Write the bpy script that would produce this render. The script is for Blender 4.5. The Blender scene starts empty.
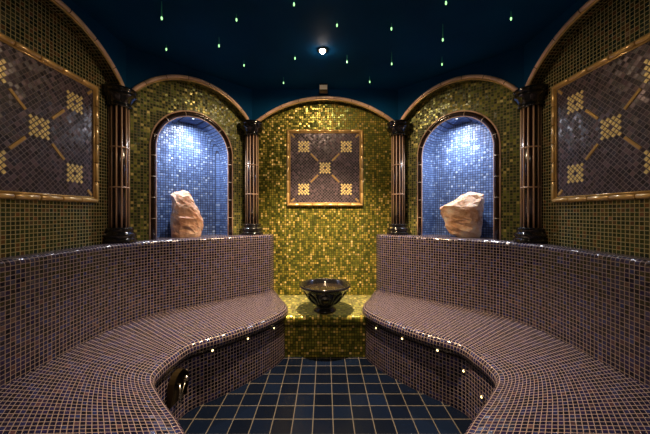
import bpy, bmesh, math, random
from mathutils import Vector, Matrix, noise
C = bpy.context.scene
COL = C.collection
PI = math.pi
random.seed(7)

# ------------------------------------------------------------------ camera
cam_d = bpy.data.cameras.new('camera')
cam_d.sensor_width = 36.0
cam_d.lens = 285.0 / 650.0 * 36.0
cam_d.shift_y = -4.0 / 650.0
cam_d.clip_start = 0.02
cam = bpy.data.objects.new('camera', cam_d)
cam.location = (0, 0, 1.4)
cam.rotation_euler = (PI / 2, 0, 0)
COL.objects.link(cam)
C.camera = cam

# ------------------------------------------------------------------ world, exposure
world = bpy.data.worlds.new('dark')
C.world = world
world.use_nodes = True
world.node_tree.nodes['Background'].inputs[0].default_value = (0.02, 0.03, 0.05, 1)
world.node_tree.nodes['Background'].inputs[1].default_value = 0.2
C.view_settings.view_transform = 'Standard'
C.view_settings.look = 'None'
C.view_settings.gamma = 1.0
C.view_settings.use_curve_mapping = False
C.view_settings.exposure = 0.0

SPOT_W = 820.0        # the ceiling downlight in view
SPOT2_W = 135.0       # the ceiling downlight nearer the door
NICHE_W = 70.0        # spotlights of the niches
SPILL_W = 44.0        # the wide spill of the two downlights
SPILL2_W = 3.0
WARM = (1.0, 0.70, 0.42)

# ------------------------------------------------------------------ node helpers
def nmath(nt, op, a, b=None, c=None):
    n = nt.nodes.new('ShaderNodeMath'); n.operation = op
    for k, v in enumerate((a, b, c)):
        if v is None: continue
        if isinstance(v, (int, float)): n.inputs[k].default_value = v
        else: nt.links.new(v, n.inputs[k])
    return n.outputs[0]

def nvec(nt, op, a, b=None):
    n = nt.nodes.new('ShaderNodeVectorMath'); n.operation = op
    for k, v in enumerate((a, b)):
        if v is None: continue
        if isinstance(v, tuple): n.inputs[k].default_value = v
        elif isinstance(v, float): n.inputs['Scale'].default_value = v
        else: nt.links.new(v, n.inputs[k])
    return n.outputs[0]

def new_mat(name):
    m = bpy.data.materials.new(name); m.use_nodes = True
    nt = m.node_tree
    return m, nt, nt.nodes['Principled BSDF']

def mosaic(name, tile, gw, palette, grout, rough=0.2, metal=0.0, tilt=0.10, spec=0.5, rot=0.0, grout_rough=0.7, rows_v=1.0):
    """Square glass tiles in grout, laid out on the UV map (metres)."""
    m, nt, b = new_mat(name)
    L = nt.links.new
    tc = nt.nodes.new('ShaderNodeTexCoord')
    mp = nt.nodes.new('ShaderNodeMapping')
    mp.inputs['Scale'].default_value = (1 / tile, rows_v / tile, 1)
    L(tc.outputs['UV'], mp.inputs['Vector'])
    vec = mp.outputs[0]
    if rot:
        mr = nt.nodes.new('ShaderNodeMapping'); mr.inputs['Rotation'].default_value = (0, 0, rot)
        L(vec, mr.inputs['Vector']); vec = mr.outputs[0]
    cell = nvec(nt, 'FLOOR', vec)
    fr = nvec(nt, 'FRACTION', vec)
    wn = nt.nodes.new('ShaderNodeTexWhiteNoise'); wn.noise_dimensions = '3D'
    L(nvec(nt, 'ADD', cell, (3.37, 7.11, 1.93)), wn.inputs['Vector'])
    sx = nt.nodes.new('ShaderNodeSeparateXYZ'); L(fr, sx.inputs[0])
    ax = nmath(nt, 'ABSOLUTE', nmath(nt, 'SUBTRACT', sx.outputs[0], 0.5))
    ay = nmath(nt, 'ABSOLUTE', nmath(nt, 'SUBTRACT', sx.outputs[1], 0.5))
    mx = nmath(nt, 'MAXIMUM', ax, ay)
    ss = nt.nodes.new('ShaderNodeMapRange'); ss.interpolation_type = 'SMOOTHSTEP'
    ss.inputs['From Min'].default_value = 0.5 - gw / 2 - 0.02
    ss.inputs['From Max'].default_value = 0.5 - gw / 2 + 0.02
    L(mx, ss.inputs['Value'])
    mask = ss.outputs['Result']                      # 1 in the grout
    sc = nt.nodes.new('ShaderNodeSeparateColor'); L(wn.outputs['Color'], sc.inputs[0])
    rp = nt.nodes.new('ShaderNodeValToRGB'); rp.color_ramp.interpolation = 'LINEAR'
    cr = rp.color_ramp
    while len(cr.elements) > 1: cr.elements.remove(cr.elements[-1])
    cr.elements[0].position = palette[0][0]; cr.elements[0].color = (*palette[0][1], 1)
    for p, c in palette[1:]:
        e = cr.elements.new(p); e.color = (*c, 1)
    L(wn.outputs['Value'], rp.inputs[0])
    mix = nt.nodes.new('ShaderNodeMix'); mix.data_type = 'RGBA'
    L(mask, mix.inputs[0]); L(rp.outputs[0], mix.inputs[6]); mix.inputs[7].default_value = (*grout, 1)
    L(mix.outputs[2], b.inputs['Base Color'])
    inv = nmath(nt, 'SUBTRACT', 1.0, mask)
    L(nmath(nt, 'MULTIPLY_ADD', mask, grout_rough - rough, rough), b.inputs['Roughness'])
    L(nmath(nt, 'MULTIPLY', inv, metal), b.inputs['Metallic'])
    L(nmath(nt, 'MULTIPLY_ADD', inv, spec - 0.2, 0.2), b.inputs['Specular IOR Level'])
    # every tile is set at its own very slight angle
    ge = nt.nodes.new('ShaderNodeNewGeometry')
    dv = nvec(nt, 'SUBTRACT', wn.outputs['Color'], (0.5, 0.5, 0.5))
    s = nt.nodes.new('ShaderNodeVectorMath'); s.operation = 'SCALE'
    L(dv, s.inputs[0]); L(nmath(nt, 'MULTIPLY', inv, tilt * 2), s.inputs['Scale'])
    bp = nt.nodes.new('ShaderNodeBump'); bp.inputs['Strength'].default_value = 0.35
    bp.inputs['Distance'].default_value = 0.0015
    L(inv, bp.inputs['Height'])
    L(nvec(nt, 'NORMALIZE', nvec(nt, 'ADD', bp.outputs[0], s.outputs[0])), b.inputs['Normal'])
    return m

def plain(name, col, rough=0.4, metal=0.0, emit=None, es=0.0, spec=0.5, coat=0.0, var=0.0, vscale=20.0, bump=0.0):
    m, nt, b = new_mat(name)
    b.inputs['Base Color'].default_value = (*col, 1)
    b.inputs['Roughness'].default_value = rough
    b.inputs['Metallic'].default_value = metal
    b.inputs['Specular IOR Level'].default_value = spec
    b.inputs['Coat Weight'].default_value = coat
    b.inputs['Coat Roughness'].default_value = 0.08
    if emit:
        b.inputs['Emission Color'].default_value = (*emit, 1)
        b.inputs['Emission Strength'].default_value = es
    if var or bump:
        tc = nt.nodes.new('ShaderNodeTexCoord')
        nz = nt.nodes.new('ShaderNodeTexNoise'); nz.inputs['Scale'].default_value = vscale
        nz.inputs['Detail'].default_value = 5
        nt.links.new(tc.outputs['Object'], nz.inputs['Vector'])
        mr = nt.nodes.new('ShaderNodeMapRange')
        mr.inputs['To Min'].default_value = 1 - var; mr.inputs['To Max'].default_value = 1 + var
        mr.inputs['From Min'].default_value = 0.3; mr.inputs['From Max'].default_value = 0.7
        nt.links.new(nz.outputs[0], mr.inputs[0])
        mx = nt.nodes.new('ShaderNodeVectorMath'); mx.operation = 'SCALE'
        mx.inputs[0].default_value = col
        nt.links.new(mr.outputs[0], mx.inputs['Scale'])
        nt.links.new(mx.outputs[0], b.inputs['Base Color'])
        if bump:
            bp = nt.nodes.new('ShaderNodeBump'); bp.inputs['Strength'].default_value = bump
            bp.inputs['Distance'].default_value = 0.01
            nt.links.new(nz.outputs[0], bp.inputs['Height']); nt.links.new(bp.outputs[0], b.inputs['Normal'])
    return m

T = 0.026
M = {}
M['bench'] = mosaic('purple black mosaic', T, 0.145,
    [(0.0, (0.002, 0.0025, 0.009)), (0.5, (0.006, 0.006, 0.028)), (0.75, (0.014, 0.010, 0.050)), (0.88, (0.010, 0.018, 0.08)), (0.96, (0.02, 0.014, 0.035)), (1.0, (0.06, 0.03, 0.04))],
    (0.215, 0.165, 0.145), rough=0.14, tilt=0.09, spec=0.6)
GOLD = [(0.0, (0.06, 0.085, 0.010)), (0.3, (0.13, 0.16, 0.018)), (0.55, (0.24, 0.24, 0.03)), (0.8, (0.42, 0.35, 0.05)), (0.93, (0.65, 0.48, 0.10)), (1.0, (1.0, 0.78, 0.3))]
GREEN = [(0.0, (0.015, 0.03, 0.008)), (0.5, (0.045, 0.07, 0.013)), (0.7, (0.13, 0.18, 0.025)), (0.9, (0.28, 0.28, 0.04)), (1.0, (0.7, 0.58, 0.18))]
DARKG = [(0.0, (0.008, 0.014, 0.008)), (0.5, (0.015, 0.035, 0.014)), (0.8, (0.05, 0.045, 0.015)), (1.0, (0.13, 0.05, 0.02))]
M['gold'] = mosaic('gold green mosaic', T, 0.20, GOLD, (0.05, 0.04, 0.012), rough=0.30, metal=0.45, tilt=0.16)
M['green'] = mosaic('olive green mosaic', T, 0.18, GREEN, (0.26, 0.22, 0.10), rough=0.30, metal=0.25, tilt=0.11)
M['darkgreen'] = mosaic('bottle green mosaic', T, 0.17, DARKG, (0.30, 0.25, 0.12), rough=0.2, metal=0.2, tilt=0.08)
M['blue'] = mosaic('blue niche mosaic', T, 0.24,
    [(0.0, (0.07, 0.12, 0.28)), (0.5, (0.10, 0.17, 0.37)), (0.85, (0.14, 0.23, 0.46)), (1.0, (0.35, 0.45, 0.65))],
    (0.035, 0.04, 0.07), rough=0.32, metal=0.0, tilt=0.10)
PANEL = [(0.0, (0.008, 0.005, 0.010)), (0.5, (0.022, 0.013, 0.026)), (0.8, (0.05, 0.03, 0.045)), (1.0, (0.13, 0.08, 0.10))]
M['panel'] = mosaic('plum panel mosaic', T, 0.14, PANEL, (0.18, 0.15, 0.155), rough=0.32, tilt=0.08, rot=PI / 4, metal=0.2)
M['floor'] = mosaic('navy floor tiles', 0.135, 0.035,
    [(0.0, (0.0015, 0.003, 0.008)), (0.6, (0.002, 0.0045, 0.013)), (1.0, (0.003, 0.007, 0.02))],
    (0.10, 0.088, 0.065), rough=0.26, tilt=0.006, spec=0.1)
M['ceiling'] = plain('midnight blue ceiling paint', (0.001, 0.045, 0.13), rough=0.7, var=0.2, vscale=2.0, spec=0.05)
M['copper'] = plain('copper glazed moulding', (0.72, 0.48, 0.34), rough=0.3, metal=0.05, var=0.35, vscale=9, coat=0.4)
M['ribglaze'] = plain('pale copper glaze', (0.70, 0.46, 0.30), rough=0.3, metal=0.1, coat=0.3)
M['goldglaze'] = plain('gold glazed ceramic', (0.60, 0.39, 0.14), rough=0.22, metal=0.3, var=0.25, vscale=12, coat=0.4)
M['goldtile'] = plain('gold rosette tile', (0.92, 0.74, 0.30), rough=0.3, metal=0.1, var=0.3, vscale=40)
M['brown'] = plain('dark brown glaze', (0.022, 0.010, 0.007), rough=0.15, coat=0.6)
M['shaft'] = plain('oxblood glazed shaft', (0.014, 0.005, 0.004), rough=0.2, coat=0.6)
M['black'] = plain('black glazed ceramic', (0.006, 0.006, 0.007), rough=0.1, coat=0.8)
M['joint'] = plain('pale joint', (0.45, 0.36, 0.26), rough=0.5)
M['cream'] = plain('cream plastic', (0.9, 0.78, 0.6), rough=0.5)
M['steel'] = plain('brushed steel', (0.6, 0.55, 0.45), rough=0.25, metal=1.0)
M['bronze'] = plain('dark bronze', (0.05, 0.035, 0.015), rough=0.35, metal=0.7)
M['glass_dark'] = plain('smoked glass', (0.01, 0.01, 0.012), rough=0.1)
M['lamp'] = plain('lit lens', (1, 0.9, 0.8), emit=(1.0, 0.85, 0.68), es=260)
M['nlamp'] = plain('lit niche lens', (1, 1, 1), emit=(0.80, 0.88, 1.0), es=3)
M['riserlamp'] = plain('lit riser lens', (1, 0.9, 0.7), emit=(1.0, 0.72, 0.30), es=5)
M['startip'] = plain('lit green fibre tip', (0.3, 1, 0.5), emit=(0.45, 1.0, 0.40), es=1.6)
M['startail'] = plain('faintly lit green fibre', (0.02, 0.2, 0.12), emit=(0.05, 0.6, 0.28), es=0.04)

def water_mat():
    m, nt, b = new_mat('still water')
    b.inputs['Base Color'].default_value = (0.12, 0.09, 0.06, 1)
    b.inputs['Roughness'].default_value = 0.03
    b.inputs['Transmission Weight'].default_value = 0.85
    b.inputs['IOR'].default_value = 1.33
    nz = nt.nodes.new('ShaderNodeTexNoise'); nz.inputs['Scale'].default_value = 12
    bp = nt.nodes.new('ShaderNodeBump'); bp.inputs['Strength'].default_value = 0.15; bp.inputs['Distance'].default_value = 0.01
    nt.links.new(nz.outputs[0], bp.inputs['Height']); nt.links.new(bp.outputs[0], b.inputs['Normal'])
    return m
M['water'] = water_mat()

def rock_mat(name, c1, c2, c3):
    m, nt, b = new_mat(name)
    L = nt.links.new
    tc = nt.nodes.new('ShaderNodeTexCoord')
    nz = nt.nodes.new('ShaderNodeTexNoise'); nz.inputs['Scale'].default_value = 7; nz.inputs['Detail'].default_value = 8
    nz.inputs['Roughness'].default_value = 0.65
    L(tc.outputs['Object'], nz.inputs['Vector'])
    rp = nt.nodes.new('ShaderNodeValToRGB')
    rp.color_ramp.elements[0].position = 0.36; rp.color_ramp.elements[0].color = (*c1, 1)
    rp.color_ramp.elements[1].position = 0.66; rp.color_ramp.elements[1].color = (*c3, 1)
    e = rp.color_ramp.elements.new(0.5); e.color = (*c2, 1)
    L(nz.outputs[0], rp.inputs[0]); L(rp.outputs[0], b.inputs['Base Color'])
    b.inputs['Roughness'].default_value = 0.55
    b.inputs['Subsurface Weight'].default_value = 0.25
    b.inputs['Subsurface Radius'].default_value = (0.06, 0.03, 0.015)
    b.inputs['Subsurface Scale'].default_value = 0.5
    n2 = nt.nodes.new('ShaderNodeTexNoise'); n2.inputs['Scale'].default_value = 22; n2.inputs['Detail'].default_value = 6
    L(tc.outputs['Object'], n2.inputs['Vector'])
    bp = nt.nodes.new('ShaderNodeBump'); bp.inputs['Strength'].default_value = 0.6; bp.inputs['Distance'].default_value = 0.02
    L(n2.outputs[0], bp.inputs['Height']); L(bp.outputs[0], b.inputs['Normal'])
    return m
M['rock_l'] = rock_mat('rose salt crystal', (0.55, 0.25, 0.13), (0.78, 0.45, 0.28), (0.92, 0.68, 0.52))
M['rock_r'] = rock_mat('pale salt crystal', (0.50, 0.24, 0.10), (0.82, 0.52, 0.33), (0.95, 0.80, 0.66))

# ------------------------------------------------------------------ object helpers
def link(name, bm, mat, parent=None, smooth=True, uv=False):
    me = bpy.data.meshes.new(name)
    bm.normal_update()
    bm.to_mesh(me); bm.free()
    if smooth:
        for p in me.polygons: p.use_smooth = True
    me.materials.append(mat if not isinstance(mat, str) else M[mat])
    o = bpy.data.objects.new(name, me); COL.objects.link(o)
    if parent is not None:
        o.parent = parent
    return o

def empty(name, loc=(0, 0, 0), rz=0.0):
    o = bpy.data.objects.new(name, None); COL.objects.link(o)
    o.empty_display_size = 0.1
    o.location = loc; o.rotation_euler = (0, 0, rz)
    return o

def tag(o, label=None, cat=None, group=None, kind=None):
    if label: o['label'] = label
    if cat: o['category'] = cat
    if group: o['group'] = group
    if kind: o['kind'] = kind
    return o

def struct(o):
    o['kind'] = 'structure'
    return o

def grid(rows, uvs, bm=None, flip=False, closed=False):
    """rows[i][j] points with uvs[i][j]; quads between."""
    bm = bm or bmesh.new()
    uvl = bm.loops.layers.uv.verify()
    V = [[bm.verts.new(p) for p in r] for r in rows]
    n = len(rows)
    for i in range(n - 1):
        for j in range(len(rows[i]) - 1):
            ids = [(i, j), (i + 1, j), (i + 1, j + 1), (i, j + 1)]
            if flip: ids = ids[::-1]
            try: f = bm.faces.new([V[a][b] for a, b in ids])
            except ValueError: continue
            for l, (a, b) in zip(f.loops, ids):
                l[uvl].uv = uvs[a][b]
    return bm

def poly(bm, pts, uvs):
    uvl = bm.loops.layers.uv.verify()
    f = bm.faces.new([bm.verts.new(p) for p in pts])
    for l, u in zip(f.loops, uvs): l[uvl].uv = u

def box_into(bm, c, s, mat=None):
    r = bmesh.ops.create_cube(bm, size=1.0)
    bmesh.ops.scale(bm, vec=s, verts=r['verts'])
    if mat is not None: bmesh.ops.transform(bm, matrix=mat, verts=r['verts'])
    bmesh.ops.translate(bm, vec=c, verts=r['verts'])
    return r['verts']

def bevel_all(bm, w, seg=2):
    bmesh.ops.bevel(bm, geom=list(bm.edges), offset=w, segments=seg, affect='EDGES', profile=0.5)

def lathe(bm, prof, seg=40, c=(0, 0, 0)):
    rings = []
    for r, z in prof:
        if r < 1e-5:
            rings.append([bm.verts.new((c[0], c[1], c[2] + z))])
        else:
            rings.append([bm.verts.new((c[0] + r * math.cos(2 * PI * k / seg), c[1] + r * math.sin(2 * PI * k / seg), c[2] + z)) for k in range(seg)])
    for a, b in zip(rings, rings[1:]):
        for k in range(seg):
            k2 = (k + 1) % seg
            if len(a) == 1 and len(b) == 1: continue
            if len(a) == 1: bm.faces.new((a[0], b[k2], b[k]))
            elif len(b) == 1: bm.faces.new((a[k], a[k2], b[0]))
            else: bm.faces.new((a[k], a[k2], b[k2], b[k]))
    return bm

def tube(bm, pts, r, up=Vector((0, 0, 1)), seg=10, rad=None, cap=True):
    pts = [Vector(p) for p in pts]
    n = len(pts); rings = []
    for i, p in enumerate(pts):
        t = (pts[min(i + 1, n - 1)] - pts[max(i - 1, 0)]).normalized()
        a = t.cross(up)
        if a.length < 1e-4: a = t.cross(Vector((1, 0, 0)))
        a.normalize(); b = a.cross(t).normalized()
        rr = rad[i] if rad else r
        rings.append([bm.verts.new(p + (a * math.cos(2 * PI * k / seg) + b * math.sin(2 * PI * k / seg)) * rr) for k in range(seg)])
    for A, B in zip(rings, rings[1:]):
        for k in range(seg):
            bm.faces.new((A[k], B[k], B[(k + 1) % seg], A[(k + 1) % seg]))
    if cap:
        bm.faces.new(rings[0]); bm.faces.new(rings[-1][::-1])
    return bm

def fix_normals(bm):
    bmesh.ops.recalc_face_normals(bm, faces=bm.faces)

def catmull(P, n):
    P = [Vector(p) for p in P]
    out = []
    m = len(P) - 1
    for i in range(m):
        p0 = P[max(i - 1, 0)]; p1 = P[i]; p2 = P[i + 1]; p3 = P[min(i + 2, m)]
        for k in range(n):
            t = k / n
            out.append(0.5 * ((2 * p1) + (p2 - p0) * t + (2 * p0 - 5 * p1 + 4 * p2 - p3) * t * t + (3 * p1 - p0 - 3 * p2 + p3) * t ** 3))
    out.append(P[-1])
    return out

def arclen(P):
    s = [0.0]
    for a, b in zip(P, P[1:]): s.append(s[-1] + (b - a).length)
    return s

def copy_tree(o, parent=None):
    c = o.copy(); COL.objects.link(c)
    if parent is not None: c.parent = parent
    for ch in list(o.children): copy_tree(ch, c)
    return c

# ------------------------------------------------------------------ room dimensions
YB = 3.46; XS = 1.83; SD = 4.36          # back wall, side walls, x+y of the diagonal walls (recessed planes)
YF = 3.37; XF = 1.74; SF = 4.233         # front planes of the arches
ZC = 2.86; ZS = 2.465                    # ceiling, arch springing
LEDGE = 1.147; SEAT = 0.478
PX = 0.55                                # half width of the entrance passage
W_IN = [(SD - YB, YB), (XS, SD - XS), (XS, 1.10), (0.90, 0.17), (PX, 0.17), (PX, -0.9)]

# floor and ceiling
def flat(name, pts, z, mat, flip=False):
    bm = bmesh.new()
    p = [(x, y, z) for x, y in pts]
    # tiles line up so that a joint runs through x = .054 and y = 2.746
    u = [(x - 0.054, y - 2.746) for x, y in pts]
    if flip: p = p[::-1]; u = u[::-1]
    poly(bm, p, u)
    return struct(link(name, bm, mat, smooth=False))
outline = W_IN + [(-x, y) for x, y in W_IN[::-1]]
flat('floor', outline, 0.0, 'floor', flip=True)
flat('ceiling', outline, ZC, 'ceiling')

class Seg:
    """a vertical wall frame: mid point, unit tangent t (to the viewer's right), unit normal n pointing OUT of the room"""
    def __init__(s, a, b):
        s.a = Vector((*a, 0)); s.b = Vector((*b, 0)); s.m = (s.a + s.b) / 2
        s.t = (s.b - s.a).normalized(); s.L = (s.b - s.a).length
        s.n = Vector((-s.t.y, s.t.x, 0))
    def p(s, x, d, z): 
        q = s.m + s.t * x + s.n * d
        return Vector((q.x, q.y, z))

back = Seg((-(SD - YB), YB), (SD - YB, YB))
diagR = Seg((SD - YB, YB), (XS, SD - XS))
diagL = Seg((-XS, SD - XS), (-(SD - YB), YB))
sideR = Seg((XS, SD - XS), (XS, 1.10))
sideL = Seg((-XS, 1.10), (-XS, SD - XS))
fd = SF - YF
backF = Seg((-fd, YF), (fd, YF))
diagRF = Seg((fd, YF), (XF, SF - XF))
diagLF = Seg((-XF, SF - XF), (-fd, YF))
sideRF = Seg((XF, SF - XF), (XF, 1.14))
sideLF = Seg((-XF, 1.14), (-XF, SF - XF))

def wall_plain(name, s, mat, z1=ZC):
    bm = bmesh.new(); h = s.L / 2
    poly(bm, [s.p(-h, 0, 0), s.p(h, 0, 0), s.p(h, 0, z1), s.p(-h, 0, z1)][::1], [(-h, 0), (h, 0), (h, z1), (-h, z1)])
    return struct(link(name, bm, mat, smooth=False))
wall_plain('wall_back', back, 'gold')
wall_plain('wall_right', sideR, 'darkgreen')
wall_plain('wall_left', sideL, 'darkgreen')

NH = 0.365; NZ = 2.042; ND = 0.24      # niche half width, springing height, depth
def wall_niche(name, s):
    bm = bmesh.new(); h = s.L / 2
    def q(x0, x1, z0a, z0b, z1a, z1b):
        poly(bm, [s.p(x0, 0, z0a), s.p(x1, 0, z0b), s.p(x1, 0, z1b), s.p(x0, 0, z1a)], [(x0, z0a), (x1, z0b), (x1, z1b), (x0, z1a)])
    q(-h, -NH, 0, 0, ZC, ZC); q(NH, h, 0, 0, ZC, ZC); q(-NH, NH, 0, 0, LEDGE - 0.01, LEDGE - 0.01)
    K = 32
    for k in range(K):
        a0 = PI - PI * k / K; a1 = PI - PI * (k + 1) / K
        q(NH * math.cos(a0), NH * math.cos(a1), NZ + NH * math.sin(a0), NZ + NH * math.sin(a1), ZC, ZC)
    w = struct(link(name, bm, 'green', smooth=False))
    # the niche: a shallow apse with rounded corners and a vaulted head
    def sp(v, e): return math.copysign(abs(v) ** e, v)
    A = 36
    plan = []
    for k in range(A + 1):
        th = PI * k / A
        plan.append((-sp(math.cos(th), 0.25), sp(math.sin(th), 0.25)))
    us = arclen([Vector((x * NH, d * ND, 0)) for x, d in plan])
    rows = []; uvs = []
    zs = [(LEDGE - 0.01, 1.0)] + [(LEDGE + (NZ - LEDGE) * k / 10, 1.0) for k in range(1, 11)]
    lv = []
    for z, sc_ in zs: lv.append((z, 1.0, 1.0, z))
    for k in range(1, 15):
        ph = PI / 2 * k / 14
        lv.append((NZ + NH * math.sin(ph), max(math.cos(ph), 0.001), min(1.0, 0.25 + 0.75 * math.cos(ph) ** 0.35) if k < 14 else 0.25, NZ + NH * math.sin(ph)))
    for z, sx, sd, v in lv:
        rows.append([s.p(x * NH * sx, d * ND * 1.0, z) for x, d in plan])
        uvs.append([(x * NH * sx + d * ND, v) for x, d in plan])
    bm = grid(rows, uvs, flip=True)
    bmesh.ops.remove_doubles(bm, verts=bm.verts, dist=1e-5)
    n = struct(link(name + '_niche', bm, 'blue', parent=w))
    # niche floor
    bm = bmesh.new()
    pts = [s.p(x * NH, d * ND, LEDGE - 0.001) for x, d in plan]
    poly(bm, pts[::-1], [(x * NH, d * ND) for x, d in plan][::-1])
    struct(link(name + '_niche_floor', bm, 'bench', parent=w, smooth=False))
    return w
wall_niche('wall_back_right', diagR)
wall_niche('wall_back_left', diagL)

# rest of the shell, out of the picture: the walls either side of the door behind the viewer
for sx, nm in ((1, 'right'), (-1, 'left')):
    for k, (a, b) in enumerate(zip(W_IN[2:], W_IN[3:])):
        s = Seg(a, b) if sx == 1 else Seg((-b[0], b[1]), (-a[0], a[1]))
        wall_plain('wall_%s_%s' % (('entrance', 'front', 'passage')[k], nm), s, 'darkgreen')
dbm = bmesh.new()
box_into(dbm, (0, -0.88, 1.43), (1.06, 0.04, 2.86))
dr = struct(link('door_1', dbm, 'glass_dark', smooth=False))
hb = bmesh.new(); tube(hb, [(0.35, -0.84, 0.9), (0.35, -0.80, 0.95), (0.35, -0.80, 1.25), (0.35, -0.84, 1.3)], 0.012, up=Vector((1, 0, 0)))
fix_normals(hb); link('door_handle', hb, 'steel', parent=dr)

# ------------------------------------------------------------------ arches: blue upper wall, tiled soffit, copper moulding
def arch_curve(hw, rise, n=40):
    R = (hw * hw + rise * rise) / (2 * rise)
    a = math.asin(min(1, hw / R))
    return [(R * math.sin(-a + 2 * a * k / n), ZS + rise - R + R * math.cos(-a + 2 * a * k / n)) for k in range(n + 1)]

trim_no = [0]
def arch(side, s, margin, rise, soffit_mat):
    h = s.L / 2; hw = h - margin
    cv = [(-h - 0.02, ZS)] + arch_curve(hw, rise) + [(h + 0.02, ZS)]
    # blue plaster between the arch and the ceiling
    bm = bmesh.new()
    rows = [[s.p(x, 0, z) for x, z in cv], [s.p(x, 0, ZC) for x, z in cv]]
    uv = [[(x, z) for x, z in cv], [(x, ZC) for x, z in cv]]
    grid(rows, uv, bm, flip=False)
    fix_normals(bm)
    struct(link('wall_%s_upper' % side, bm, 'ceiling', smooth=False))
    # soffit running back to the recessed wall
    L = arclen([Vector((x, z, 0)) for x, z in cv])
    bm = bmesh.new()
    rows = []; uv = []
    for d in (0.0, 0.05, 0.10):
        rows.append([s.p(x, d, z) for x, z in cv]); uv.append([(l, d) for l in L])
    grid(rows, uv, bm)
    so = struct(link('wall_%s_soffit' % side, bm, soffit_mat, smooth=False))
    # moulding: one fat half round and a fine bead under it
    trim_no[0] += 1
    bm = bmesh.new()
    e = 0.012
    tube(bm, [s.p(x, -0.004, z + e) for x, z in cv], 0.019, up=s.n, seg=12)
    fix_normals(bm)
    tr = struct(link('trim_%d' % trim_no[0], bm, 'copper'))
    bm = bmesh.new()
    tube(bm, [s.p(x, -0.006, z - 0.012) for x, z in cv], 0.009, up=s.n, seg=8)
    fix_normals(bm)
    struct(link('trim_%d_bead' % trim_no[0], bm, 'goldglaze', parent=tr))
    bm = bmesh.new()
    d = 0.11
    tot = L[-1]; m = int(tot / 0.2)
    for k in range(1, m):
        l = tot * k / m
        i = max(j for j in range(len(L)) if L[j] <= l)
        f = (l - L[i]) / (L[i + 1] - L[i])
        x = cv[i][0] * (1 - f) + cv[i + 1][0] * f; z = cv[i][1] * (1 - f) + cv[i + 1][1] * f
        dx = cv[i + 1][0] - cv[i][0]; dz = cv[i + 1][1] - cv[i][1]; q = math.hypot(dx, dz)
        a = s.p(x - dx / q * .002, -0.004, z + e - dz / q * .002); b = s.p(x + dx / q * .002, -0.004, z + e + dz / q * .002)
        tube(bm, [a, b], 0.0205, up=s.n, seg=12)
    fix_normals(bm)
    struct(link('trim_%d_joints' % trim_no[0], bm, 'brown', parent=tr))

arch('back', backF, 0.055, 0.285, 'gold')
arch('back_left', diagLF, 0.045, 0.285, 'green')
arch('back_right', diagRF, 0.045, 0.285, 'green')
arch('left', sideLF, 0.04, 0.30, 'darkgreen')
arch('right', sideRF, 0.04, 0.30, 'darkgreen')

# surround of each niche: dark brown glazed pieces with pale joints and a copper bead outside
def surround(s, no):
    def path(off):
        r = NH + off
        P = [(-r, LEDGE)] + [(-r, LEDGE + (NZ - LEDGE) * k / 6) for k in range(1, 6)]
        P += [(-r * math.cos(PI * k / 40), NZ + r * math.sin(PI * k / 40)) for k in range(41)]
        P += [(r, LEDGE + (NZ - LEDGE) * k / 6) for k in range(5, 0, -1)] + [(r, LEDGE)]
        return P
    bm = bmesh.new(); tube(bm, [s.p(x, 0.0, z) for x, z in path(0.024)], 0.024, up=s.n, seg=14); fix_normals(bm)
    t = struct(link('trim_%d' % no, bm, 'brown'))
    bm = bmesh.new(); tube(bm, [s.p(x, -0.002, z) for x, z in path(0.052)], 0.008, up=s.n, seg=8); fix_normals(bm)
    struct(link('trim_%d_bead' % no, bm, 'copper', parent=t))
    bm = bmesh.new(); tube(bm, [s.p(x, -0.002, z) for x, z in path(-0.001)], 0.005, up=s.n, seg=8); fix_normals(bm)
    struct(link('trim_%d_inner_bead' % no, bm, 'copper', parent=t))
    bm = bmesh.new()
    P = [s.p(x, 0.0, z) for x, z in path(0.024)]
    S = arclen(P); m = 15
    for k in range(1, m):
        l = S[-1] * k / m
        i = max(j for j in range(len(S)) if S[j] <= l)
        tdir = (P[i + 1] - P[i]).normalized()
        c = P[i] + tdir * (l - S[i])
        tube(bm, [c - tdir * .003, c + tdir * .003], 0.0255, up=s.n, seg=14)
    fix_normals(bm)
    struct(link('trim_%d_joints' % no, bm, 'joint', parent=t))
surround(diagL, 6); surround(diagR, 7)

# ------------------------------------------------------------------ benches
F = [(.60, 3.46), (.47, 3.12), (.385, 2.92), (.37, 2.74), (.47, 2.52), (.64, 2.30), (.79, 2.14), (.935, 2.00), (.972, 1.86), (.985, 1.72), (.955, 1.60), (.80, 1.43), (.625, 1.26), (.50, 1.10), (.48, .85), (.48, .175)]
B = [(.625, 3.46), (.64, 3.37), (.70, 3.30), (.80, 3.22), (.98, 3.08), (1.20, 2.90), (1.42, 2.72), (1.60, 2.52), (1.69, 2.25), (1.71, 2.0), (1.71, 1.8), (1.71, 1.5), (1.70, 1.2), (1.56, 1.02), (1.30, .76), (.80, .30)]
W = [(.66, 3.462), (.76, 3.462), (.86, 3.462), (.92, 3.44), (1.08, 3.28), (1.25, 3.11), (1.46, 2.90), (1.66, 2.70), (1.81, 2.50), (1.832, 2.1), (1.832, 1.85), (1.832, 1.5), (1.832, 1.13), (1.66, .93), (1.39, .66), (.93, .20)]
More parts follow.
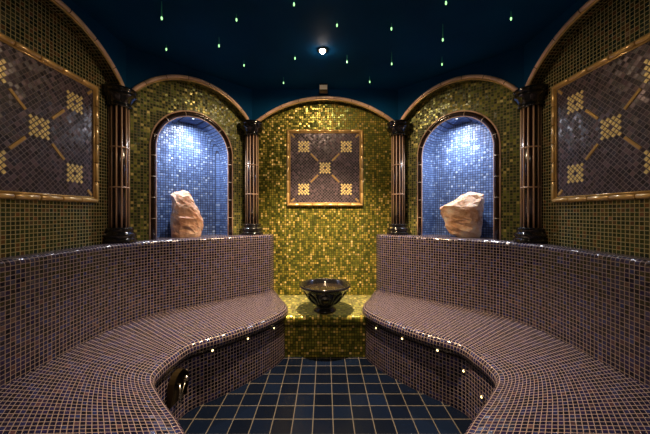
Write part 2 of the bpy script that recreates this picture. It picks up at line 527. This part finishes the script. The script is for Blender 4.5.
def bench(sx, label):
    root = empty('mosaic_bench', (sx * 1.3, 1.9, 0))
    tag(root, label, 'bench', 'curved steam room benches')
    inv = Matrix.Translation((-sx * 1.3, -1.9, 0))
    n = 14
    f = catmull([(sx * x, y, 0) for x, y in F], n)
    b = catmull([(sx * x, y, 0) for x, y in B], n)
    w = catmull([(sx * x, y, 0) for x, y in W], n)
    def fin(rows, uvs, name, flip):
        # rows indexed by profile step, columns along the bench
        bm = grid(rows, uvs, flip=flip)
        bmesh.ops.transform(bm, matrix=inv, verts=bm.verts)
        return link(name, bm, 'bench', parent=root)
    sf = arclen(f); sb = arclen(b)
    def outn(i, P):
        t = (P[min(i + 1, len(P) - 1)] - P[max(i - 1, 0)]).normalized()
        nrm = Vector((t.y, -t.x, 0))
        if nrm.dot(b[i] - f[i] if P is f else w[i] - b[i]) < 0: nrm = -nrm
        return nrm
    nf = [outn(i, f) for i in range(len(f))]; nb = [outn(i, b) for i in range(len(b))]
    # smooth the normals a little where the edge turns
    def sm(N, it=3):
        for _ in range(it):
            N = [(N[max(i - 1, 0)] + N[i] * 2 + N[min(i + 1, len(N) - 1)]).normalized() for i in range(len(N))]
        return N
    nf = sm(nf); nb = sm(nb)
    # backrest with its ledge and bullnose
    R = 0.03
    prof = [('w', 0, LEDGE)] + [(a, 0, 0) for a in ()]
    rows = []; 
    steps = [('w', None, LEDGE), ('n', R + .0, LEDGE)]
    for k in range(1, 7):
        a = PI / 2 * k / 6
        steps.append(('n', R * (1 - math.sin(a)), LEDGE - R * (1 - math.cos(a))))
    for z in (1.0, 0.85, 0.7, 0.58, SEAT): steps.append(('n', 0.0, z))
    for kind, o_, z in steps:
        r = []
        for i in range(len(b)):
            p = w[i].copy() if kind == 'w' else b[i] + nb[i] * o_
            p.z = z; r.append(p)
        rows.append(r)
    vs = []
    for i in range(len(b)):
        col = [rows[k][i] for k in range(len(rows))]
        S = arclen(col); ref = S[1]
        vs.append([v - ref for v in S])
    uvs = [[(sb[i], vs[i][k]) for i in range(len(b))] for k in range(len(rows))]
    fin(rows, uvs, 'backrest', sx < 0)
    # seat: from the foot of the backrest to the rounded nose
    Rn = 0.045; Rz = 0.052
    rows = []
    K = 12
    for k in range(K + 1):
        q = k / K
        r = []
        for i in range(len(b)):
            p0 = b[i].copy(); p1 = f[i] + nf[i] * Rn
            p = p0.lerp(p1, q); p.z = SEAT - 0.0 * q; r.append(p)
        rows.append(r)
    for k in range(1, 11):
        a = PI * 1.0 * k / 10
        r = []
        for i in range(len(b)):
            p = f[i] + nf[i] * (Rn * (1 - math.sin(a))); p.z = SEAT - Rz + Rz * math.cos(a); r.append(p)
        rows.append(r)
    nz = K + 5
    vs = []
    for i in range(len(b)):
        S = arclen([rows[k][i] for k in range(len(rows))])
        vs.append([S[nz] - v for v in S])
    su = [0.5 * (sf[i] + sb[i]) for i in range(len(b))]
    uvs = [[(sf[i] * 0.75 + sb[i] * 0.25, vs[i][k]) for i in range(len(b))] for k in range(len(rows))]
    fin(rows, uvs, 'seat', sx < 0)
    # riser down to the floor
    rows = []; uvs = []
    for z in (SEAT - 2 * Rz + 0.001, 0.25, 0.12, 0.0):
        r = []
        for i in range(len(f)):
            p = f[i] + nf[i] * 0.028; p.z = z; r.append(p)
        rows.append(r); uvs.append([(sf[i], z) for i in range(len(f))])
    fin(rows, uvs, 'riser', sx < 0)
    return root, f, nf
benchL, fL, nfL = bench(-1, 'left curved bench of purple black mosaic with a high tiled backrest')
benchR, fR, nfR = bench(1, 'right curved bench of purple black mosaic with a high tiled backrest')

# ------------------------------------------------------------------ gold step between the benches
st = empty('mosaic_step', (0, 3.1, 0))
tag(st, 'gold green mosaic step under the black bowl, between the benches', 'step')
bm = bmesh.new()
def sgrid(name, prof, x0, x1, mat, parent):
    rows = [[Vector((x, y - 3.1, z)) for x in (x0, x1)] for y, z in prof]
    S = arclen([r[0] for r in rows])
    uvs = [[(x, s_) for x in (x0, x1)] for s_ in S]
    b_ = grid(rows, uvs); fix_normals(b_)
    return link(name, b_, mat, parent=parent)
rows = [[Vector((x, y - 3.1, .405)) for x in (-hw, hw)] for y, hw in ((3.458, .632), (3.3, .57), (3.12, .505), (2.92, .42), (2.775, .412))]
b_ = grid(rows, [[(p.x, p.y) for p in q] for q in rows]); fix_normals(b_); link('step_top', b_, 'green', parent=st)
lipp = [(2.775, .405)] + [(2.745 - .0 + .03 - .03 * math.sin(a), .375 + .03 * math.cos(a)) for a in (.3, .6, .9, 1.2, PI / 2)] + [(2.745, .325), (2.76, .31), (2.77, .308)]
sgrid('step_nosing', lipp, -.412, .412, 'gold', st)
sgrid('step_riser', [(2.77, .31), (2.77, 0.0)], -.412, .412, 'gold', st)

# ------------------------------------------------------------------ columns
def column():
    root = empty('column')
    H = ZS - LEDGE
    bm = bmesh.new()
    lathe(bm, [(0, 0), (.128, 0), (.134, .008), (.134, .028), (.128, .036), (.118, .038), (.118, .044), (.126, .052), (.130, .064), (.124, .078), (.110, .086), (.104, .096), (.108, .104), (.112, .114), (.108, .124), (.098, .13), (0, .13)])
    fix_normals(bm); link('base', bm, 'black', root)
    bm = bmesh.new()
    lathe(bm, [(0, .125), (.072, .125), (.072, H - .15), (0, H - .15)], 48)
    fix_normals(bm); link('shaft', bm, 'shaft', root)
    z0 = H - .16
    bm = bmesh.new()
    lathe(bm, [(0, z0), (.096, z0), (.104, z0 + .008), (.102, z0 + .02), (.096, z0 + .028), (.104, z0 + .045), (.122, z0 + .07), (.138, z0 + .086), (.142, z0 + .1), (.138, z0 + .112), (.130, z0 + .116), (.136, z0 + .124), (.142, z0 + .136), (.142, z0 + .152), (.136, z0 + .158), (0, z0 + .158)])
    fix_normals(bm); link('capital', bm, 'black', root)
    bm = bmesh.new(); tube(bm, [(.071, 0, .128), (.071, 0, H - .16)], 0.0065, up=Vector((1, 0, 0)), seg=10); fix_normals(bm)
    f0 = link('rib', bm, 'ribglaze', root)
    for k in range(1, 12):
        c = f0.copy(); COL.objects.link(c); c.parent = root; c.rotation_euler = (0, 0, 2 * PI * k / 12)
    f0.rotation_euler = (0, 0, 0)
    for z in (.13 + (H - .29) / 3, .13 + 2 * (H - .29) / 3):
        bm = bmesh.new()
        tube_pts = [(.073 * math.cos(2 * PI * k / 48), .073 * math.sin(2 * PI * k / 48), z) for k in range(49)]
        tube(bm, tube_pts, 0.006, seg=8, cap=False); fix_normals(bm)
        link('joint_ring', bm, 'copper', root)
    return root
c0 = column()
cols = [(-.865, 3.375, 'column left of the gold wall, between its arch and the left niche'),
        (.865, 3.375, 'column right of the gold wall, between its arch and the right niche'),
        (-1.785, 2.470, 'large near column left of the left niche, beside the left wall panel'),
        (1.785, 2.470, 'large near column right of the right niche, beside the right wall panel')]
for k, (x, y, lab) in enumerate(cols):
    c = c0 if k == 0 else copy_tree(c0)
    c.location = (x, y, LEDGE)
    c.rotation_euler = (0, 0, math.atan2(-y, -x) + PI / 12)
    tag(c, 'black and copper ribbed ' + lab, 'column', 'ribbed columns on the bench ledge')

# ------------------------------------------------------------------ mosaic wall panels
def rosette_bm(p=T, half=0.070):
    bm = bmesh.new()
    R = Matrix.Rotation(PI / 4, 3, 'Z')
    for i in range(-8, 9):
        for j in range(-8, 9):
            v = R @ Vector((i * p, j * p, 0))
            if abs(v.x) <= half and abs(v.y) <= half and (i, j) != (0, 0):
                box_into(bm, (v.x, v.y, 0), (p * .72, p * .72, 0.003), Matrix.Rotation(PI / 4, 4, 'Z'))
    return bm
def panel(s, cz, label, cx=0.0):
    root = empty('framed_mosaic', s.p(cx, -0.0, cz), 0)
    # local axes: x along the wall, y up, z out into the room
    X = s.t; Y = Vector((0, 0, 1)); Z = -s.n
    root.matrix_world = Matrix(((X.x, Y.x, Z.x, root.location.x), (X.y, Y.y, Z.y, root.location.y), (X.z, Y.z, Z.z, root.location.z), (0, 0, 0, 1)))
    tag(root, label, 'wall panel', 'framed mosaic panels')
    h = 0.43
    bm = bmesh.new()
    vs = box_into(bm, (0, 0, 0.005), (2 * h, 2 * h, 0.01))
    uvl = bm.loops.layers.uv.verify()
    for f_ in bm.faces:
        for l in f_.loops:
            # the lattice is centred on the panel
            l[uvl].uv = (l.vert.co.x, l.vert.co.y)
    k = T / math.sqrt(2)
    for f_ in bm.faces:
        for l in f_.loops: l[uvl].uv = (l.vert.co.x, l.vert.co.y + k)
    link('tile_field', bm, 'panel', root, smooth=False)
    # frame of glazed pencil pieces
    bm = bmesh.new()
    o = 0.447
    for a, b_ in (((-o - .012, -o), (o + .012, -o)), ((-o - .012, o), (o + .012, o)), ((-o, -o), (-o, o)), ((o, -o), (o, o))):
        A = Vector((*a, 0.012)); Bv = Vector((*b_, 0.012)); d = (Bv - A)
        m = 6
        for q in range(m):
            tube(bm, [A + d * (q / m + .003), A + d * (q / m + .008), A + d * ((q + 1) / m - .008), A + d * ((q + 1) / m - .003)], .017, up=Vector((0, 0, 1)), seg=12, rad=[.014, .017, .017, .014])
    fix_normals(bm); link('frame', bm, 'goldglaze', root)
    bm = bmesh.new()
    i_ = 0.424
    sq = [Vector((-i_, -i_, .013)), Vector((i_, -i_, .013)), Vector((i_, i_, .013)), Vector((-i_, i_, .013))]
    for q in range(4): tube(bm, [sq[q], sq[(q + 1) % 4]], .006, seg=8)
    fix_normals(bm); link('frame_bead', bm, 'goldglaze', root)
    g = 15 * k                      # on the lattice
    g = round(0.275 / (2 * k)) * 2 * k
    r0 = None
    for (x, y) in ((0, 0), (-g, -g), (g, -g), (-g, g), (g, g)):
        if r0 is None: r = r0 = link('rosette', rosette_bm(), 'goldtile', root, smooth=False)
        else:
            r = r0.copy(); COL.objects.link(r); r.parent = root
        r.location = (x, y, 0.0115)
    d0 = None
    for a in range(4):
        for (c, ln) in ((g / 2, .125), (0.388, .055)):
            bm = bmesh.new(); box_into(bm, (0, 0, 0), (ln, .019, .005)); bevel_all(bm, .0015)
            r = link('diagonal_strip', bm, 'goldglaze', root, smooth=False)
            an = PI / 4 + a * PI / 2
            r.location = (c * math.copysign(1, math.cos(an)), c * math.copysign(1, math.sin(an)), .0115)
            r.rotation_euler = (0, 0, an)
    return root
panel(back, 1.945, 'plum mosaic panel with five gold rosettes, hung on the gold back wall above the bowl')
panel(sideL, 1.945, 'gold framed dark mosaic panel with rosettes on the left side wall', cx=0.0)
panel(sideR, 1.945, 'gold framed dark mosaic panel with rosettes on the right side wall', cx=0.0)

# ------------------------------------------------------------------ bowl
bowl = empty('bowl', (0.0, 2.915, .405))
tag(bowl, 'black glazed footed bowl with relief sides, standing on the gold step', 'bowl')
bm = bmesh.new()
lathe(bm, [(0, 0), (.110, 0), (.118, .006), (.116, .016), (.104, .024), (.092, .034), (.088, .046), (.096, .056), (.118, .075), (.150, .105), (.180, .140), (.205, .175), (.222, .200), (.232, .212), (.250, .220), (.262, .230), (.264, .240), (.256, .249), (.244, .248), (.232, .238), (.220, .215), (.195, .175), (.155, .125), (.10, .085), (0, .07)], 64)
fix_normals(bm); link('vessel', bm, 'black', bowl)
bm = bmesh.new(); lathe(bm, [(0, .205), (.212, .205)], 48)
fix_normals(bm); link('water', bm, 'water', bowl)
def prof_r(z):
    P = [(.056, .096), (.075, .118), (.105, .150), (.140, .180), (.175, .205), (.200, .222)]
    for (z0, r0), (z1, r1) in zip(P, P[1:]):
        if z <= z1: return r0 + (r1 - r0) * (z - z0) / (z1 - z0)
    return P[-1][1]
for k in range(8):
    a = -PI / 2 + k * PI / 4
    bm = bmesh.new(); pts = []
    for q in range(25):
        ph = 2 * PI * q / 24
        z = .135 + .050 * math.sin(ph); r = prof_r(z) + .003
        da = .042 * math.cos(ph) / r
        pts.append((r * math.cos(a + da), r * math.sin(a + da), z))
    tube(bm, pts, .009, up=Vector((math.cos(a), math.sin(a), 0.3)), seg=8, cap=False)
    fix_normals(bm); link('relief_ring', bm, 'black', bowl)
    bm = bmesh.new(); a2 = a + PI / 8; pts = []
    for q in range(13):
        z = .060 + .135 * q / 12; r = prof_r(z) + .002
        pts.append((r * math.cos(a2), r * math.sin(a2), z))
    tube(bm, pts, .006, up=Vector((-math.sin(a2), math.cos(a2), 0)), seg=8, rad=[.003 + .007 * math.sin(PI * q / 12) for q in range(13)])
    fix_normals(bm); link('relief_leaf', bm, 'black', bowl)

bowl.scale = (1, 1, 1.10)
# ------------------------------------------------------------------ salt rocks
def rock(name, label, loc, outline, depth, mat, seed, rz):
    """outline: list of (z, xleft, xright), metres, from bottom to top"""
    bm = bmesh.new(); seg = 19; rings = []
    n = 13
    zs = [o[0] for o in outline]
    def at(z):
        for a, b_ in zip(outline, outline[1:]):
            if z <= b_[0] + 1e-9:
                t = (z - a[0]) / max(b_[0] - a[0], 1e-6)
                return a[1] + (b_[1] - a[1]) * t, a[2] + (b_[2] - a[2]) * t
        return outline[-1][1:]
    z0, z1 = zs[0], zs[-1]
    for i in range(n + 1):
        z = z0 + (z1 - z0) * i / n
        l, r = at(z)
        rng = random.Random(seed * 10 + i)
        c = (l + r) / 2; hw = (r - l) / 2
        hd = depth * (0.55 + 0.45 * math.sin(PI * (0.12 + 0.76 * i / n))) * (hw / max(o[2] - o[1] for o in outline) * 2) ** 0.6 * 0.5
        ring = []
        for k in range(seg):
            a = 2 * PI * (k + 0.5 * (i % 2) + rng.uniform(-.28, .28)) / seg
            dz = rng.uniform(-.4, .4) * (z1 - z0) / n if 0 < i < n else 0
            ca, sa = math.cos(a), math.sin(a)
            e = 0.8
            x = c + hw * math.copysign(abs(ca) ** e, ca) * (1 if i % 2 else 1); y = hd * math.copysign(abs(sa) ** e, sa)
            ring.append(bm.verts.new((x, y, z + dz)))
        rings.append(ring)
    for A, Bv in zip(rings, rings[1:]):
        for k in range(seg):
            k2 = (k + 1) % seg
            bm.faces.new((A[k], A[k2], Bv[k])); bm.faces.new((A[k2], Bv[k2], Bv[k]))
    bm.faces.new(rings[0][::-1]); bm.faces.new(rings[-1])
    bm.normal_update()
    sh = Vector((seed * 3.1, seed * 1.7, seed))
    for v in bm.verts:
        if v.co.z < 0.004: continue
        # broken facets plus fine grain
        q = v.co * 9 + sh
        cell = noise.voronoi(v.co * 11 + sh, distance_metric='DISTANCE', exponent=2.5)[0]
        d = (cell[1] - cell[0]) * 0.022 - 0.008 + 0.008 * noise.noise(q) + 0.008 * noise.noise(v.co * 30 + sh)
        v.co += v.normal * d
    for v in bm.verts: v.co.z = max(v.co.z, 0.0)
    o = link(name, bm, mat, smooth=False)
    o.location = loc; o.rotation_euler = (0, 0, rz)
    tag(o, label, 'rock')
    return o
# left: a tall wedge, taller on the left
sL = 3.04 / 285
def px2(outl, cx, by, s):
    return [((by - y) * s, (a - cx) * s, (b_ - cx) * s) for y, a, b_ in outl]
rock('salt_rock', 'tall wedge shaped rose salt rock standing in the left niche', (-1.467, 3.03, LEDGE),
     px2([(237, 174, 200), (235, 172.5, 201.5), (228, 172.8, 203), (221, 173.2, 202.5), (212, 173.4, 199), (203, 173.6, 195), (197, 174.0, 191.5), (193.5, 176, 188.5), (191, 180.5, 186), (190.2, 182.5, 184.5)], 187.5, 237, sL),
     0.24, 'rock_l', 1.3, math.radians(26))
rock('salt_rock', 'pale blocky salt rock with a white top in the right niche', (1.44, 3.03, LEDGE),
     px2([(235, 459, 478), (232.5, 452, 480), (227, 447.6, 480.2), (217, 445, 481), (210, 442.5, 481.5), (205.5, 440.9, 482), (203.5, 443, 482.4), (200, 453, 483), (195.5, 460.5, 482.5), (192.3, 464, 478), (191, 467, 474)], 461, 235, sL),
     0.26, 'rock_r', 4.7, math.radians(-26))

# ------------------------------------------------------------------ lamps
def downlight(name, label, x, y, energy, beam, spill, group=None):
    root = empty(name, (x, y, ZC)); tag(root, label, 'lamp', group)
    bm = bmesh.new(); lathe(bm, [(.020, .001), (.042, .001), (.044, -.006), (.036, -.012), (.024, -.010), (.020, -.004)], 32); fix_normals(bm)
    link('rim', bm, 'steel', root)
    bm = bmesh.new(); lathe(bm, [(0, -.030), (.012, -.028), (.022, -.018), (.025, -.008), (.020, .0)], 24); fix_normals(bm)
    link('lens', bm, 'lamp', root)
    ld = bpy.data.lights.new(name + '_beam', 'SPOT'); ld.energy = energy; ld.color = WARM
    ld.spot_size = math.radians(beam); ld.spot_blend = 0.9; ld.shadow_soft_size = 0.02
    lo = bpy.data.objects.new('beam', ld); COL.objects.link(lo); lo.parent = root; lo.location = (0, 0, -.036)
    ls = bpy.data.lights.new(name + '_spill', 'SPOT'); ls.energy = spill; ls.color = WARM
    ls.spot_size = math.radians(178); ls.spot_blend = 0.25; ls.shadow_soft_size = 0.03
    lp = bpy.data.objects.new('spill', ls); COL.objects.link(lp); lp.parent = root; lp.location = (0, 0, -.036)
    return root
downlight('ceiling_downlight', 'lit warm white downlight in the dark blue ceiling above the bowl', -.022, 2.55, SPOT_W, 96, SPILL_W)
downlight('ceiling_downlight', 'second warm white downlight in the ceiling, above the floor near the door', 0.0, 0.95, SPOT2_W, 125, SPILL2_W)

for s, side in ((diagL, 'left'), (diagR, 'right')):
    loc = s.p(0, .050, NZ + NH + .004)
    root = empty('niche_spotlight', loc)
    tag(root, 'small white spotlight let into the arch of the %s niche' % side, 'lamp', 'niche spotlights')
    bm = bmesh.new(); lathe(bm, [(.012, .004), (.020, .004), (.021, -.008), (.018, -.011), (.012, -.010)], 24); fix_normals(bm)
    link('housing', bm, 'steel', root)
    bm = bmesh.new(); lathe(bm, [(0, -.009), (.012, -.009)], 20); fix_normals(bm)
    link('lens', bm, 'nlamp', root)
    for nm, ang, bl, en in (('beam', 120, 1.0, NICHE_W), ('spill', 175, 0.6, NICHE_W * .28)):
        ld = bpy.data.lights.new('niche_' + nm, 'SPOT'); ld.energy = en; ld.color = (0.86, 0.90, 1.0)
        ld.spot_size = math.radians(ang); ld.spot_blend = bl; ld.shadow_soft_size = 0.02
        lo = bpy.data.objects.new(nm, ld); COL.objects.link(lo); lo.parent = root; lo.location = (0, 0, -.018)

# small lights let into the bench risers
RL = [(51, 115, 'nearest the gold step'), (78, 125.5, 'second from the gold step'), (113, 137, 'third from the gold step'), (139.5, 158, 'fourth from the gold step'), (157, 184, 'nearest the bend')]
def on_riser(f, nf, tx):
    """point of the riser seen at horizontal slope tx (x/y)"""
    best = None
    for i in range(30, len(f) - 1):
        p = f[i] + nf[i] * 0.026
        e = abs(abs(p.x) / p.y - tx)
        if p.y > 1.5 and (best is None or e < best[0]): best = (e, i, p)
    return best[1], best[2].copy()
rl0 = None
for sx, f, nf in ((-1, fL, nfL), (1, fR, nfR)):
    for ox, oy, lab in RL:
        if sx < 0 and ox > 150: continue
        i, p = on_riser(f, nf, ox / 285)
        p.z = min(max(1.4 - oy * p.y / 285, 0.2), 0.375)
        if rl0 is None:
            root = rl0 = empty('riser_light')
            bm = bmesh.new(); lathe(bm, [(0.008, 0), (.013, 0), (.013, .004), (.008, .005)], 16); fix_normals(bm); link('rim', bm, 'steel', root)
            bm = bmesh.new(); lathe(bm, [(0, .006), (.005, .006), (.008, .002)], 12); fix_normals(bm); link('lens', bm, 'riserlamp', root)
        else: root = copy_tree(rl0)
        root.location = p
        root.rotation_mode = 'QUATERNION'
        root.rotation_quaternion = (-nf[i]).to_track_quat('Z', 'Y')
        tag(root, 'tiny warm light in the riser of the %s bench, %s' % ('left' if sx < 0 else 'right', lab), 'lamp', 'bench riser lights')

# green fibre stars hanging from the ceiling
STARS = [(161.7, 18.5, 17, 'the long one above the left niche'), (166.3, 49.5, 5, 'lowest above the left niche'), (219, 46, 9, 'lower of the two right of the left niche'),
         (236.5, 20, 6, 'upper, high between left niche and downlight'), (244, 65.5, 5, 'low, above the column left of the gold wall'), (283.5, 83, 6, 'lowest left of the small sensor'),
         (294, 4.6, 4, 'at the top edge left of the downlight'), (295, 58.5, 4, 'close left of the downlight'), (337, 25.5, 5, 'above and right of the downlight'), (347, 62, 7, 'close right below the downlight'),
         (369.7, 82, 6, 'lowest right of the small sensor'), (391.4, 29, 6, 'upper one over the column right of gold wall'), (391.7, 64, 12, 'lower one over the column right of gold wall'),
         (442.8, 40, 16, 'the long faint one above the right niche'), (442, 64.5, 8, 'lowest, just above the right niche arch'), (446, 2.4, 2, 'at the top edge above the right niche'), (511, 19, 8, 'farthest right, high on the ceiling')]
for sxp, syp, tail, lab in STARS:
    yt = (syp - tail) - 213
    Y = -285 * (ZC - 1.4) / yt
    Lr = (ZC - 1.4) * (1 - (213 - syp) / (213 - (syp - tail)))
    Lr = max(Lr, .02)
    X = (sxp - 325) / 285 * Y
    root = empty('fibre_star', (X, Y, ZC)); tag(root, 'green glowing fibre star on the ceiling, ' + lab, 'star light', 'green star lights on the ceiling')
    bm = bmesh.new(); tube(bm, [(0, 0, 0), (0, 0, -Lr * .5), (0, 0, -Lr + .008)], .006, up=Vector((1, 0, 0)), seg=8, rad=[.0015, .003, .005]); fix_normals(bm)
    link('tail', bm, 'startail', root)
    bm = bmesh.new(); lathe(bm, [(0, -Lr - .012), (.004, -Lr - .009), (.0065, -Lr), (.005, -Lr + .010), (0, -Lr + .02)], 12); fix_normals(bm)
    link('tip', bm, 'startip', root)

# sensor at the edge of the ceiling
root = empty('ceiling_sensor', (-.018, 3.26, ZC)); tag(root, 'small metal box sensor at the ceiling edge above the gold wall arch', 'sensor')
bm = bmesh.new(); box_into(bm, (0, 0, -.037), (.095, .10, .074)); bevel_all(bm, .006); link('housing', bm, 'bronze', root, smooth=False)
bm = bmesh.new(); box_into(bm, (0, -.052, -.043), (.085, .008, .05)); bevel_all(bm, .002); link('face_plate', bm, 'cream', root, smooth=False)
bm = bmesh.new(); box_into(bm, (0, -.052, -.016), (.075, .008, .012)); bevel_all(bm, .002); link('upper_strip', bm, 'bronze', root, smooth=False)

# steam outlet in the left bench riser
i, p = on_riser(fL, nfL, 150 / 285)
root = empty('steam_outlet', (p.x, p.y, .14)); root.rotation_euler = (0, 0, math.atan2(-nfL[i].y, -nfL[i].x))
tag(root, 'bronze hooded steam outlet low in the riser of the left bench', 'steam outlet')
bm = bmesh.new()      # local x points into the room
rows = []
for k in range(13):
    a = PI * k / 12
    rows.append([Vector((d, -.085 * math.cos(a), .11 + .11 * math.sin(a))) for d in (0.002, .03, .045)])
grid(rows, [[(0, 0)] * 3 for _ in rows], bm); 
poly_pts = [Vector((.002, -.085 * math.cos(PI * k / 12), .11 + .11 * math.sin(PI * k / 12))) for k in range(13)]
bm.faces.new([bm.verts.new(q) for q in poly_pts + [Vector((.002, .085, 0)), Vector((.002, -.085, 0))]])
for sy in (-1, 1):
    bm.faces.new([bm.verts.new(q) for q in (Vector((.002, sy * .085, 0)), Vector((.02, sy * .085, 0)), Vector((.045, sy * .085, .11)), Vector((.002, sy * .085, .11)))])
link('hood', bm, 'bronze', root, smooth=False)
bm = bmesh.new(); tube(bm, [(.0, .0, .12), (.03, .0, .12), (.045, -.02, .10), (.05, -.03, .05)], .008, seg=10); fix_normals(bm); link('spout', bm, 'steel', root)
bm = bmesh.new(); bmesh.ops.create_uvsphere(bm, u_segments=16, v_segments=10, radius=.018); bmesh.ops.translate(bm, vec=(.045, .045, .14), verts=bm.verts); link('valve_knob', bm, 'steel', root)
bm = bmesh.new(); tube(bm, [(.045, .045, .14), (.05, .0, .08), (.05, -.03, .03)], .005, seg=8); fix_normals(bm); link('lever', bm, 'steel', root)
